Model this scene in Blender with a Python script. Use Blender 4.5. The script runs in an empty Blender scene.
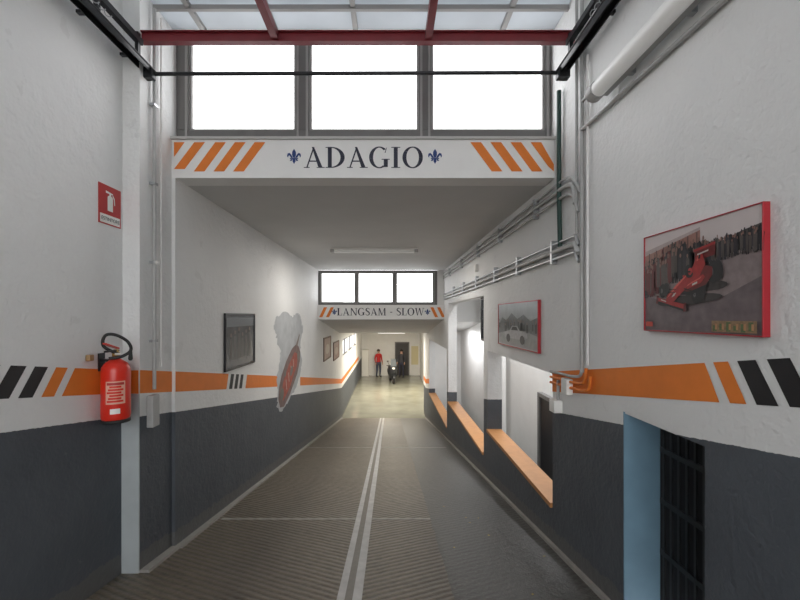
import bpy, bmesh, math, random
from mathutils import Vector
random.seed(7)
S=0.1625; YE=15.1
XL=-1.79; XLN=-1.945; XP=-1.82; XR=1.39
def fz(y): return -S*min(y,YE)
scene=bpy.context.scene
# ---------------------------------------------------------------- materials
def newmat(name):
    m=bpy.data.materials.new(name); m.use_nodes=True
    nt=m.node_tree
    return m,nt,nt.nodes['Principled BSDF']
def mat(name,col,rough=0.6,metal=0,emit=None,es=1.0,noise=0.0,scale=8,bump=0.0):
    m,nt,b=newmat(name)
    b.inputs['Base Color'].default_value=(*col,1); b.inputs['Roughness'].default_value=rough
    b.inputs['Metallic'].default_value=metal
    if emit: 
        b.inputs['Emission Color'].default_value=(*emit,1); b.inputs['Emission Strength'].default_value=es
    n=nt.nodes.new('ShaderNodeTexNoise'); n.inputs['Scale'].default_value=scale; n.inputs['Detail'].default_value=5
    g=nt.nodes.new('ShaderNodeNewGeometry'); nt.links.new(g.outputs['Position'],n.inputs['Vector'])
    if noise>0:
        mx=nt.nodes.new('ShaderNodeMix'); mx.data_type='RGBA'
        mx.inputs['A'].default_value=(*[c*(1-noise) for c in col],1)
        mx.inputs['B'].default_value=(*[min(1,c*(1+noise)) for c in col],1)
        nt.links.new(n.outputs['Fac'],mx.inputs['Factor']); nt.links.new(mx.outputs['Result'],b.inputs['Base Color'])
    if bump>0:
        bp=nt.nodes.new('ShaderNodeBump'); bp.inputs['Strength'].default_value=bump; bp.inputs['Distance'].default_value=0.01
        nt.links.new(n.outputs['Fac'],bp.inputs['Height']); nt.links.new(bp.outputs['Normal'],b.inputs['Normal'])
    return m
def N(nt,op,a,b=None,c=None):
    n=nt.nodes.new('ShaderNodeMath'); n.operation=op
    for i,v in enumerate((a,b,c)):
        if v is None: continue
        if isinstance(v,(int,float)): n.inputs[i].default_value=v
        else: nt.links.new(v,n.inputs[i])
    return n.outputs[0]
def MIX(nt,f,a,b):
    n=nt.nodes.new('ShaderNodeMix'); n.data_type='RGBA'
    for k,v in (('Factor',f),('A',a),('B',b)):
        if isinstance(v,tuple): n.inputs[k].default_value=(*v,1)
        elif isinstance(v,(int,float)): n.inputs[k].default_value=v
        else: nt.links.new(v,n.inputs[k])
    return n.outputs['Result']
def NOISE(nt,vec,scale,detail=5,rough=0.5):
    n=nt.nodes.new('ShaderNodeTexNoise'); n.inputs['Scale'].default_value=scale
    n.inputs['Detail'].default_value=detail; n.inputs['Roughness'].default_value=rough
    nt.links.new(vec,n.inputs['Vector']); return n.outputs['Fac']
# painted plaster wall: white above, charcoal dado that follows the ramp
def wallmat():
    m,nt,b=newmat('painted_plaster')
    g=nt.nodes.new('ShaderNodeNewGeometry'); P=g.outputs['Position']
    s=nt.nodes.new('ShaderNodeSeparateXYZ'); nt.links.new(P,s.inputs[0])
    y=N(nt,'MINIMUM',s.outputs['Y'],YE)
    h=N(nt,'ADD',s.outputs['Z'],N(nt,'MULTIPLY',y,S))
    n1=NOISE(nt,P,3,6); n2=NOISE(nt,P,40,3); n3=NOISE(nt,P,1.1,4); n4=NOISE(nt,P,9,6,.7)
    h2=N(nt,'ADD',h,N(nt,'MULTIPLY',N(nt,'SUBTRACT',n2,0.5),0.008))
    f=N(nt,'LESS_THAN',h2,1.14)
    white=MIX(nt,n3,(0.70,0.705,0.70),(0.87,0.865,0.85))
    white=MIX(nt,N(nt,'MULTIPLY',N(nt,'GREATER_THAN',n1,0.66),0.2),white,(0.55,0.54,0.52))
    gray=MIX(nt,n1,(0.058,0.067,0.080),(0.10,0.112,0.128))
    gray=MIX(nt,N(nt,'MULTIPLY',N(nt,'GREATER_THAN',n4,0.68),0.35),gray,(0.17,0.18,0.19))
    sc=N(nt,'MULTIPLY',N(nt,'LESS_THAN',N(nt,'ADD',h2,N(nt,'MULTIPLY',n4,0.12)),0.2),0.5)
    gray=MIX(nt,sc,gray,(0.15,0.14,0.125))
    col=MIX(nt,f,white,gray)
    nt.links.new(col,b.inputs['Base Color']); b.inputs['Roughness'].default_value=0.6
    bp=nt.nodes.new('ShaderNodeBump'); bp.inputs['Strength'].default_value=0.6; bp.inputs['Distance'].default_value=0.014
    nn=N(nt,'ADD',NOISE(nt,P,14,6),N(nt,'MULTIPLY',n2,0.5))
    nt.links.new(nn,bp.inputs['Height']); nt.links.new(bp.outputs['Normal'],b.inputs['Normal'])
    return m
def rampmat():
    m,nt,b=newmat('grooved_ramp_concrete')
    g=nt.nodes.new('ShaderNodeNewGeometry'); P=g.outputs['Position']
    s=nt.nodes.new('ShaderNodeSeparateXYZ'); nt.links.new(P,s.inputs[0])
    X,Y=s.outputs['X'],s.outputs['Y']
    n1=NOISE(nt,P,1.3,6); n2=NOISE(nt,P,45,5); n3=NOISE(nt,P,6,6,0.7); n4=NOISE(nt,P,14,5,0.7)
    ax=N(nt,'ABSOLUTE',N(nt,'ADD',X,0.255))
    def grooves(sl,per):
        ph=N(nt,'ADD',N(nt,'ADD',Y,N(nt,'MULTIPLY',ax,sl)),N(nt,'MULTIPLY',n3,0.04))
        w=N(nt,'SINE',N(nt,'MULTIPLY',ph,2*math.pi/per))
        return N(nt,'MULTIPLY_ADD',w,0.5,0.5)
    w01=grooves(-0.5,0.06)
    light=MIX(nt,n1,(0.15,0.122,0.09),(0.27,0.23,0.175))
    light=MIX(nt,N(nt,'MULTIPLY',N(nt,'SUBTRACT',n4,0.35),1.6),light,(0.085,0.07,0.054))
    gm=N(nt,'MULTIPLY',N(nt,'POWER',w01,2),N(nt,'MULTIPLY_ADD',n4,1.1,-0.05))
    groove=MIX(nt,gm,light,(0.040,0.033,0.026))
    # longitudinal tyre bands
    t1=N(nt,'ABSOLUTE',N(nt,'SUBTRACT',N(nt,'ABSOLUTE',N(nt,'ADD',X,0.35)),0.72))
    tb=N(nt,'MULTIPLY',N(nt,'SUBTRACT',1.0,N(nt,'MINIMUM',N(nt,'MULTIPLY',t1,3.5),1.0)),0.35)
    groove=MIX(nt,tb,groove,(0.07,0.06,0.05))
    dark=MIX(nt,n3,(0.045,0.044,0.043),(0.095,0.092,0.086))
    dark=MIX(nt,N(nt,'MULTIPLY',N(nt,'GREATER_THAN',n2,0.62),0.35),dark,(0.19,0.18,0.16))
    bx=N(nt,'ADD',X,N(nt,'MULTIPLY',N(nt,'SUBTRACT',n3,0.5),0.05))
    right=N(nt,'GREATER_THAN',bx,0.42)
    col=MIX(nt,N(nt,'MULTIPLY',right,0.95),groove,dark)
    tw=N(nt,'MULTIPLY',N(nt,'GREATER_THAN',n3,0.6),0.3)
    col=MIX(nt,tw,col,(0.06,0.052,0.043))
    nt.links.new(col,b.inputs['Base Color'])
    b.inputs['Roughness'].default_value=0.40
    bp=nt.nodes.new('ShaderNodeBump'); bp.inputs['Strength'].default_value=0.8; bp.inputs['Distance'].default_value=0.010
    hh=N(nt,'ADD',N(nt,'MULTIPLY',w01,N(nt,'MULTIPLY_ADD',right,0.8,-1.0)),N(nt,'ADD',N(nt,'MULTIPLY',n2,0.7),n4))
    nt.links.new(hh,bp.inputs['Height']); nt.links.new(bp.outputs['Normal'],b.inputs['Normal'])
    return m
M_wall=wallmat(); M_ramp=rampmat()
M_white=mat('white_plaster',(0.80,0.79,0.77),0.7,noise=0.06,scale=4,bump=0.2)
M_ceil=mat('ceiling_paint',(0.64,0.64,0.63),0.75,noise=0.08,scale=2,bump=0.15)
M_beam=mat('beam_paint',(0.85,0.84,0.82),0.6,noise=0.05,scale=6,bump=0.1)
M_orange=mat('orange_paint',(0.80,0.215,0.028),0.6,noise=0.12,scale=9)
M_black=mat('black_paint',(0.012,0.012,0.014),0.5)
M_navy=mat('navy_paint',(0.012,0.014,0.035),0.5)
M_blue=mat('lily_blue',(0.012,0.045,0.19),0.5)
M_sill=mat('ochre_sill',(0.50,0.235,0.085),0.6,noise=0.2,scale=10)
M_lowfloor=mat('resin_floor',(0.27,0.27,0.215),0.18,noise=0.35,scale=1.5)
M_frame=mat('window_frame_brown_grey',(0.15,0.145,0.14),0.45,noise=0.1)
M_red=mat('red_steel',(0.20,0.018,0.025),0.45,noise=0.2,scale=12)
M_dark=mat('dark_metal',(0.03,0.03,0.033),0.4,0.5)
M_gal=mat('galvanised_steel',(0.42,0.43,0.44),0.35,0.8,noise=0.1)
M_pipe=mat('grey_conduit',(0.42,0.42,0.41),0.45,noise=0.15,scale=15)
M_green=mat('green_pipe',(0.02,0.055,0.045),0.5)
M_strip=mat('cement_strip',(0.56,0.55,0.53),0.6,noise=0.3,scale=12)
M_exred=mat('extinguisher_red',(0.68,0.03,0.015),0.3)
M_signred=mat('sign_red',(0.46,0.03,0.03),0.4)
M_lab=mat('label_white',(0.85,0.84,0.80),0.5)
M_rubber=mat('black_rubber',(0.02,0.02,0.02),0.6)
M_bluejamb=mat('blue_paint',(0.17,0.29,0.38),0.6,noise=0.25,scale=5)
M_tube=mat('lamp_diffuser',(0.78,0.78,0.76),0.4,emit=(1,0.98,0.95),es=0.08)
M_tube_on=mat('lamp_tube_lit',(0.8,0.8,0.8),0.4,emit=(1,0.98,0.92),es=2.0)
M_curb=mat('kerb_cement',(0.33,0.315,0.29),0.7,noise=0.25,scale=9)
M_skin=mat('skin',(0.55,0.33,0.24),0.6)
def glassmat(name,tr):
    m=bpy.data.materials.new(name); m.use_nodes=True; nt=m.node_tree; nt.nodes.clear()
    o=nt.nodes.new('ShaderNodeOutputMaterial'); t=nt.nodes.new('ShaderNodeBsdfTransparent'); gl=nt.nodes.new('ShaderNodeBsdfGlossy')
    t.inputs[0].default_value=(tr,tr,tr,1); gl.inputs['Roughness'].default_value=0.05
    mx=nt.nodes.new('ShaderNodeMixShader'); mx.inputs[0].default_value=0.05
    nt.links.new(t.outputs[0],mx.inputs[1]); nt.links.new(gl.outputs[0],mx.inputs[2]); nt.links.new(mx.outputs[0],o.inputs[0])
    return m
M_glass=glassmat('window_glass',0.97)
def frosted():
    m=bpy.data.materials.new('frosted_panel'); m.use_nodes=True; nt=m.node_tree; nt.nodes.clear()
    o=nt.nodes.new('ShaderNodeOutputMaterial'); t=nt.nodes.new('ShaderNodeBsdfTranslucent'); d=nt.nodes.new('ShaderNodeBsdfDiffuse')
    d.inputs[0].default_value=(0.6,0.6,0.6,1)
    mx=nt.nodes.new('ShaderNodeMixShader'); mx.inputs[0].default_value=0.5
    g=nt.nodes.new('ShaderNodeNewGeometry')
    c=MIX(nt,NOISE(nt,g.outputs['Position'],1.8,4),(0.34,0.37,0.40),(0.68,0.71,0.74)); nt.links.new(c,t.inputs[0])
    nt.links.new(t.outputs[0],mx.inputs[1]); nt.links.new(d.outputs[0],mx.inputs[2]); nt.links.new(mx.outputs[0],o.inputs[0])
    return m
M_frost=frosted()
# ---------------------------------------------------------------- mesh helpers
def link(o,parent=None):
    scene.collection.objects.link(o)
    if parent: o.parent=parent
    return o
def empty(name,loc=(0,0,0),rz=0):
    e=bpy.data.objects.new(name,None); e.empty_display_size=0.2; e.location=loc; e.rotation_euler[2]=rz
    return link(e)
def meshobj(name,V,F,m,parent=None,smooth=False):
    me=bpy.data.meshes.new(name); me.from_pydata([tuple(v) for v in V],[],F); me.update()
    bm=bmesh.new(); bm.from_mesh(me); bmesh.ops.recalc_face_normals(bm,faces=bm.faces); bm.to_mesh(me); bm.free()
    me.materials.append(m)
    if smooth:
        for p in me.polygons: p.use_smooth=True
    return link(bpy.data.objects.new(name,me),parent)
HEXF=[(0,1,2,3),(4,7,6,5),(0,4,5,1),(1,5,6,2),(2,6,7,3),(3,7,4,0)]
def boxes(name,L,m,parent=None,bevel=0):
    V=[];F=[]
    for (x0,x1,y0,y1,z0,z1) in L:
        b=len(V)
        V+=[(x0,y0,z0),(x1,y0,z0),(x1,y1,z0),(x0,y1,z0),(x0,y0,z1),(x1,y0,z1),(x1,y1,z1),(x0,y1,z1)]
        F+=[tuple(i+b for i in f) for f in HEXF]
    o=meshobj(name,V,F,m,parent)
    if bevel:
        md=o.modifiers.new('bevel','BEVEL'); md.width=bevel; md.segments=2
    return o
def slopebox(name,L,m,parent=None):
    V=[];F=[]
    for (x0,x1,y0,y1,h0,h1) in L:
        ys=[y0]+([YE] if y0<YE<y1 else [])+[y1]
        for a,c in zip(ys[:-1],ys[1:]):
            b=len(V)
            V+=[(x0,a,fz(a)+h0),(x1,a,fz(a)+h0),(x1,c,fz(c)+h0),(x0,c,fz(c)+h0),
                (x0,a,fz(a)+h1),(x1,a,fz(a)+h1),(x1,c,fz(c)+h1),(x0,c,fz(c)+h1)]
            F+=[tuple(i+b for i in f) for f in HEXF]
    return meshobj(name,V,F,m,parent)
def tube(name,pts,r,m,parent=None,cyc=False,res=4):
    cu=bpy.data.curves.new(name,'CURVE'); cu.dimensions='3D'; cu.bevel_depth=r; cu.bevel_resolution=res; cu.use_fill_caps=True
    sp=cu.splines.new('POLY'); sp.points.add(len(pts)-1)
    for p,q in zip(sp.points,pts): p.co=(*q,1)
    sp.use_cyclic_u=cyc; cu.materials.append(m)
    return link(bpy.data.objects.new(name,cu),parent)
def smoothpts(pts,n=8):
    P=[Vector(p) for p in pts]; out=[]
    for i in range(len(P)-1):
        p0=P[max(i-1,0)];p1=P[i];p2=P[i+1];p3=P[min(i+2,len(P)-1)]
        for k in range(n):
            t=k/n
            out.append(0.5*((2*p1)+(p2-p0)*t+(2*p0-5*p1+4*p2-p3)*t*t+(3*p1-p0-3*p2+p3)*t**3))
    out.append(P[-1]); return out
def lathe(name,prof,loc,m,parent=None,a0=0,a1=360,seg=40):
    V=[];F=[];n=len(prof);full=(a1-a0)>=360
    for i in range(seg+(0 if full else 1)):
        a=math.radians(a0+(a1-a0)*i/seg)
        for r,z in prof: V.append((loc[0]+r*math.cos(a),loc[1]+r*math.sin(a),loc[2]+z))
    for i in range(seg):
        j=(i+1)%seg if full else i+1
        for k in range(n-1): F.append((i*n+k,j*n+k,j*n+k+1,i*n+k+1))
    return meshobj(name,V,F,m,parent,True)
def flat(name,polys,mp,m,parent=None,off=0.0):
    V=[];F=[]
    for i,p in enumerate(polys):
        b=len(V)
        for (u,v) in p: V.append(mp(u,v,off+i%7*0.00012))
        F.append(tuple(range(b,b+len(p))))
    me=bpy.data.meshes.new(name); me.from_pydata(V,[],F); me.materials.append(m)
    return link(bpy.data.objects.new(name,me),parent)
def ell(cx,cy,rx,ry,rot=0,n=18):
    c,s=math.cos(rot),math.sin(rot)
    return [(cx+rx*math.cos(t)*c-ry*math.sin(t)*s,cy+rx*math.cos(t)*s+ry*math.sin(t)*c) for t in [2*math.pi*i/n for i in range(n)]]
# ---------------------------------------------------------------- shell
boxes('wall_left',[(-2.2,XLN,-3,2.92,-0.8,3.95)],M_wall)
boxes('wall_left_pier',[(-2.2,XP,2.92,3.35,-0.8,3.95)],M_wall)
boxes('wall_left_passage',[(-2.2,XL,3.35,15.5,-3.0,2.556),(-2.2,XL,15.5,26,-3.0,-0.15),(-2.2,XL,15.5,26,0.5,1.2),
  (-2.2,XL,17.2,17.7,-0.15,0.5),(-2.2,XL,19.4,19.9,-0.15,0.5),(-2.2,XL,21.8,26,-0.15,0.5)],M_wall)
DY0,DY1,DZ=1.755,2.37,0.834
boxes('wall_right',[(XR,1.59,-3,DY0,-0.8,3.95),(XR,1.59,DY1,3.4,-3,3.95),(XR,1.59,DY0,DY1,DZ,3.95),
  (XR,1.59,3.4,5.63,-3,-0.23),(XR,1.59,3.4,5.63,0.91,2.556),
  (XR,1.59,5.63,5.87,-3,2.556),
  (XR,1.59,5.87,9.36,-3,-0.64),(XR,1.59,5.87,9.36,1.70,2.556),
  (XR,1.59,9.36,9.6,-3,2.556),(XR,1.59,9.6,10.3,0.6,2.556),
  (XR,1.59,9.6,13.8,-3,-1.29),(XR,1.59,10.3,13.8,0.6,1.6),
  (XR,1.59,13.8,16,-3,1.3)],M_wall)
boxes('window_sill',[(XR-0.02,1.58,3.4,5.63,-0.23,-0.19)],M_sill)
boxes('window_sill.001',[(XR-0.02,1.61,5.87,9.36,-0.64,-0.60)],M_sill)
boxes('window_sill.002',[(XR-0.02,1.61,9.6,13.8,-1.29,-1.25)],M_sill)
boxes('wall_side_passage',[(2.5,2.7,2.9,14,-2.6,2.556),(1.59,2.5,2.9,3.0,-2.6,2.556),(1.59,2.5,13.9,14,-2.6,1.3),(1.59,2.7,10.1,10.25,1.25,2.6)],M_white)
boxes('wall_far_right',[(2.0,2.2,14,26,-2.6,1.1)],M_white)
boxes('wall_far',[(-2.2,2.7,26,26.2,-2.7,1.3)],M_white)
# floors
slopebox('floor_ramp',[(-2.0,XR+0.05,-3,YE,-0.25,0.0)],M_ramp)
boxes('floor_lower',[(-1.9,2.6,YE,26.1,-2.70,fz(YE)),],M_lowfloor)
boxes('floor_side_passage',[(1.55,2.6,2.95,YE,-2.70,fz(YE)-0.003)],M_lowfloor)
boxes('ground_outside',[(-30,30,-40,-3,-0.3,0.0)],mat('asphalt',(0.42,0.41,0.39),0.8,noise=0.2,scale=5))
# ceilings
boxes('ceiling_passage',[(-2.2,2.7,3.55,10.1,2.556,2.80)],M_ceil)
V=[(x,y,z) for x in (-2.2,2.7) for (y,z) in ((10.25,1.30),(14.5,0.78),(26.1,0.78),(26.1,1.2),(14.5,1.2),(10.25,1.62))]
meshobj('ceiling_lower',V,[(0,1,2,3,4,5),(6,11,10,9,8,7)]+[(i,(i+1)%6,(i+1)%6+6,i+6) for i in range(6)],M_ceil)
boxes('ceiling_entrance',[(-2.2,1.6,-3,0.9,3.80,3.95)],M_ceil)
boxes('ceiling_skylight',[(-1.95,1.4,0.9,3.36,3.81,3.825)],M_frost)
e=empty('skylight_bars')
boxes('bars',[(x-.02,x+.02,.9,3.36,3.775,3.81) for x in (-1.55,-.95,-.28,.35,.95)]+[(XLN,XR,3.08,3.11,3.765,3.80)],mat('bar_grey',(.30,.29,.28),.5),e)
# beams
boxes('beam_entrance',[(XP,XR,3.35,3.55,2.556,2.89)],M_beam)
boxes('beam_lower',[(XL,XR,10.08,10.25,1.32,1.68)],M_beam)
boxes('wall_facade',[(-2.2,1.6,3.36,3.56,3.82,3.95),(-2.2,XP,3.35,3.56,2.55,3.95),(XR,1.6,3.40,3.56,2.55,3.95)],M_white)
def windowband(name,x0,x1,y,z0,z1,panes,fb,ft,th=0.07):
    e=empty(name)
    L=[(x0,x1,y,y+th,z0,z0+fb),(x0,x1,y,y+th,z1-ft,z1)]
    xs=[x0]+panes+[x1]
    for a,b in zip(xs[0::2],xs[1::2]): L.append((a,b,y,y+th,z0+fb,z1-ft))
    boxes('frame',L,M_frame,e,0.004)
    L2=[]
    for a,b in zip(panes[0::2],panes[1::2]):
        w=0.016
        L2+=[(a,a+w,y+0.015,y+0.05,z0+fb,z1-ft),(b-w,b,y+0.015,y+0.05,z0+fb,z1-ft),(a+w,b-w,y+.015,y+.05,z0+fb,z0+fb+w),(a+w,b-w,y+.015,y+.05,z1-ft-w,z1-ft)]
        for c in (a-.03,b+.012): L2.append((c,c+.018,y-.012,y,z0+.03,z1-.03))
    boxes('casement',L2,mat('casement_grey',(0.30,0.29,0.28),0.5),e)
    G=[(a,b,y+0.03,y+0.034,z0+fb,z1-ft) for a,b in zip(panes[0::2],panes[1::2])]
    boxes('glass',G,M_glass,e)
    return e
windowband('window_1',XP,XR,3.42,2.895,3.83,[-1.71,-0.80,-0.68,0.255,0.365,1.335],0.095,0.055)
windowband('window_2',XL,1.22,10.12,1.68,2.556,[-1.72,-0.86,-0.78,0.10,0.19,1.12],0.06,.06)
boxes('wall_pier_right',[(1.22,XR,10.10,10.25,1.68,2.556)],M_white)
windowband_l=empty('window_3')
for i,(a,b) in enumerate(((15.5,17.2),(17.7,19.4),(19.9,21.8))):
    boxes('frame_%d'%i,[(-1.84,XL-0.01,a,b,-0.15,-0.11),(-1.84,XL-0.01,a,b,0.46,0.5),(-1.84,XL-0.01,(a+b)/2-.03,(a+b)/2+.03,-0.11,0.46)],M_frame,windowband_l)
# trims
boxes('trim_1',[(XP,XR,3.325,3.35,2.875,2.895)],mat('sill_grey',(0.5,0.49,0.47),0.6))
boxes('trim_2',[(XLN,XP,2.908,2.92,-0.7,0.83)],mat('pale_pier_paint',(.46,.50,.51),.6,noise=.15,scale=7))
slopebox('baseboard_left',[(XL,XL+0.06,3.35,YE,-0.01,0.02),(XP,XP+0.07,2.92,3.35,-0.01,0.02)],M_curb)
slopebox('baseboard_right',[(XR-0.03,XR,2.45,YE,-0.01,0.03)],M_curb)
e=empty('ramp_drain_channel')
slopebox('edge_a',[(-0.335,-0.285,-1,YE,0.0,0.004)],M_strip,e)
slopebox('edge_b',[(-0.235,-0.175,-1,YE,0.0,0.004)],M_strip,e)
slopebox('gutter',[(-0.285,-0.235,-1,YE,0.0,0.002)],mat('gutter_dark',(0.17,0.15,0.125),0.5,noise=.3,scale=20),e)
M_joint=mat('joint_mortar',(.40,.385,.35),.7,noise=.35,scale=16)
slopebox('expansion_joint',[(-1.70,-.34,4.04,4.075,0,0.003)],M_joint)
slopebox('expansion_joint.001',[(-.17,.42,4.04,4.075,0,0.003)],M_joint)
slopebox('expansion_joint.002',[(-1.70,-.34,8.4,8.44,0,0.003)],M_joint)
slopebox('expansion_joint.003',[(-.17,1.2,8.4,8.44,0,0.003)],M_joint)
# wall bands --------------------------------------------------------
def LW(X,sgn):
    return lambda y,h,l: (X+sgn*(0.002+l),y,fz(y)+h)
H0,H1=1.31,1.48
def band(ya,yb,la=0,lb=0):
    ys=[ya]+([YE] if ya<YE<yb else [])+[yb]
    if len(ys)==2: return [[(ya,H0),(yb,H0),(yb+lb,H1),(ya+la,H1)]]
    return [[(ya,H0),(YE,H0),(YE,H1),(ya+la,H1)],[(YE,H0),(yb,H0),(yb,H1),(YE,H1)]]
e=empty('wall_stripe_left')
m=LW(XLN,1)
flat('orange_near',band(2.375,2.92,0.1,0)+band(2.235,2.32,0.1,0.1),m,M_orange,e)
flat('black_near',band(1.955,2.045,0.1,0.1)+band(2.095,2.18,0.1,0.1)+band(1.7,1.9,.1,.1),m,M_black,e)
e=empty('wall_stripe_left.001')
flat('orange_pier',band(2.92,3.35),LW(XP,1),M_orange,e)
flat('orange_return',[[(XLN,H0-S*2.92),(XP,H0-S*2.92),(XP,H1-S*2.92),(XLN,H1-S*2.92)]],lambda x,z,l:(x,2.905-l,z),M_orange,e)
m=LW(XL,1)
flat('orange_far',band(3.35,4.40,0,0.06)+band(4.98,6.45,0.06,0)+band(8.05,23.5),m,M_orange,e)
flat('black_far',[[(a,H0),(a+.09,H0),(a+.15,H1),(a+.06,H1)] for a in (4.47,4.62,4.77)],m,M_black,e)
e=empty('wall_stripe_right')
m=LW(XR,-1)
flat('orange_near',band(1.68,3.40,0.08,0)+band(1.553,1.628,0.085,0.085),m,M_orange,e)
flat('black_near',band(1.425,1.51,0.09,0.085)+band(1.30,1.385,0.085,0.085)+band(1.1,1.2,.085,.085),m,M_black,e)
flat('orange_far',band(13.82,16),m,M_orange,e)
# ---------------------------------------------------------------- lettering
def q(x0,y0,x1,y1,w0,w1=None):
    w1=w0 if w1 is None else w1
    return [(x0,y0),(x0+w0,y0),(x1+w1,y1),(x1,y1)]
def ring(cx,cy,ro,so,ri,si,a0,a1,n=28):
    out=[]
    for i in range(n):
        t0=math.radians(a0+(a1-a0)*i/n); t1=math.radians(a0+(a1-a0)*(i+1)/n)
        f=lambda r,s,t:(cx+r*math.cos(t),cy+s*math.sin(t))
        out.append([f(ri,si,t0),f(ro,so,t0),f(ro,so,t1),f(ri,si,t1)])
    return out
def rect(a,b,c,d): return [(a,c),(b,c),(b,d),(a,d)]
def stroke(P,ws):
    out=[]
    P=smoothpts([(x,y,0) for x,y in P],6); n=len(P)
    L=[]
    for i in range(n):
        d=(P[min(i+1,n-1)]-P[max(i-1,0)]).normalized()
        t=i/(n-1)*(len(ws)-1); k=min(int(t),len(ws)-2); w=ws[k]*(1-(t-k))+ws[k+1]*(t-k)
        nn=Vector((-d.y,d.x,0))*w/2; L.append(((P[i]+nn),(P[i]-nn)))
    for a,b in zip(L[:-1],L[1:]): out.append([(a[0].x,a[0].y),(a[1].x,a[1].y),(b[1].x,b[1].y),(b[0].x,b[0].y)])
    return out
sh=0.04
G={
'A':(0.92,[q(.10,0,.40,.93,.065),q(.66,0,.36,1,.19,.10),rect(.22,.66,.29,.35),rect(0,.26,0,sh),rect(.58,.94,0,sh)]),
'D':(0.90,[rect(.10,.28,0,1),rect(0,.30,0,sh),rect(0,.30,1-sh,1)]+ring(.26,.5,.60,.5,.41,.45,-90,90)),
'G':(0.96,ring(.48,.5,.46,.52,.28,.465,48,305)+[rect(.68,.86,.04,.42),rect(.58,.95,.39,.43),q(.72,.72,.80,.97,.04,.02)]+ring(.48,.5,.46,.52,.40,.465,305,325)),
'I':(0.42,[rect(.11,.29,0,1),rect(0,.40,0,sh),rect(0,.40,1-sh,1)]),
'O':(0.96,ring(.48,.5,.46,.52,.28,.465,0,360,40)),
'L':(0.70,[rect(.10,.28,0,1),rect(0,.38,1-sh,1),rect(0,.66,0,sh+.01),q(.58,.02,.64,.28,.06,.04)]),
'N':(0.95,[rect(.12,.20,0,1),q(.72,0,.08,1,.15,.16),rect(.78,.86,0,1),rect(0,.30,0,sh),rect(.66,.96,1-sh,1)]),
'S':(0.64,stroke([(.54,.78),(.50,.93),(.32,.98),(.14,.88),(.13,.70),(.34,.53),(.52,.36),(.50,.12),(.30,.02),(.12,.08),(.07,.24)],[.04,.06,.14,.16,.14,.06,.04])),
'M':(1.12,[rect(.12,.20,0,1),q(.48,0,.10,1,.12,.16),q(.50,0,.84,1,.05),rect(.84,1.0,0,1),rect(0,.30,0,sh),rect(.74,1.10,0,sh)]),
'W':(1.25,[q(.30,0,.05,1,.10,.16),q(.32,0,.58,1,.05),q(.80,0,.52,1,.10,.16),q(.84,0,1.10,1,.05),rect(0,.30,1-sh,1),rect(.98,1.25,1-sh,1)]),
'-':(0.40,[rect(.05,.33,.38,.48)]),' ':(0.35,[])}
def word(name,txt,xc,width,y,zb,h,m,parent):
    tot=sum(G[c][0]+.06 for c in txt)-.06
    sx=width/tot; x=xc-width/2; P=[]
    for c in txt:
        w,pl=G[c]
        for p in pl: P.append([(x+a*sx,zb+b*h) for a,b in p])
        x+=(w+.06)*sx
    flat(name,P,lambda u,v,l:(u,y-0.002-l,v),m,parent)
def lily(name,xc,y,zc,s,m,parent):
    P=[[(xc+a*s,zc+b*s) for a,b in p] for p in (
     [(0,.5),(.12,.3),(.13,.1),(.05,-.08),(-.05,-.08),(-.13,.1),(-.12,.3)],
     [(.06,-.08),(.18,.12),(.30,.24),(.42,.18),(.45,.02),(.38,-.08),(.36,.04),(.30,.08),(.2,-.08)],
     [(-.06,-.08),(-.18,.12),(-.30,.24),(-.42,.18),(-.45,.02),(-.38,-.08),(-.36,.04),(-.30,.08),(-.2,-.08)],
     [(-.26,-.16),(.26,-.16),(.26,-.09),(-.26,-.09)],
     [(-.07,-.16),(.07,-.16),(.10,-.3),(0,-.48),(-.10,-.3)],
     [(.07,-.17),(.15,-.28),(.28,-.30),(.2,-.17)],[(-.07,-.17),(-.15,-.28),(-.28,-.30),(-.2,-.17)])]
    flat(name,P,lambda u,v,l:(u,y-0.002-l,v),m,parent)
e=empty('beam_lettering')
word('letters','ADAGIO',-0.213,1.0,3.35,2.64,0.175,M_navy,e)
lily('lily_a',-0.795,3.35,2.735,0.13,M_blue,e); lily('lily_b',0.385,3.35,2.735,0.13,M_blue,e)
mp=lambda u,v,l:(u,3.35-0.002-l,v)
z0,z1=2.61,2.855
st=[]
for i in range(4):
    x=-1.80+0.165*i
    st.append([(x,z0),(x+.09,z0),(x+.27,z1),(x+.18,z1)] if i>0 else [(x,z0+0.02),(x+.09,z0+.02),(x+.26,z1),(x+.17,z1)])
st.append([(-1.80,z0+.12),(-1.71,z1),(-1.80,z1)])
for i in range(4):
    x=0.68+0.168*i
    st.append([(x+.18,z0),(x+.27,z0),(x+.09,z1),(x,z1)] if i<3 else [(x+.15,z0+.04),(1.38,z0),(1.38,z0+.06),(x+.09,z1),(x,z1)])
flat('warning_stripes',st,mp,M_orange,e)
e=empty('beam_lettering.001')
word('letters','LANGSAM - SLOW',-0.21,2.20,10.08,1.415,0.185,M_navy,e)
lily('lily_a',-1.38,10.08,1.50,0.16,M_blue,e); lily('lily_b',0.97,10.08,1.50,0.16,M_blue,e)
st=[]
for i in range(2):
    x=-1.76+0.17*i; st.append([(x,1.37),(x+.08,1.37),(x+.2,1.62),(x+.12,1.62)])
    x=1.04+0.17*i; st.append([(x+.12,1.37),(x+.2,1.37),(x+.08,1.62),(x,1.62)])
flat('warning_stripes',st,lambda u,v,l:(u,10.078-l,v),M_orange,e)
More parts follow.
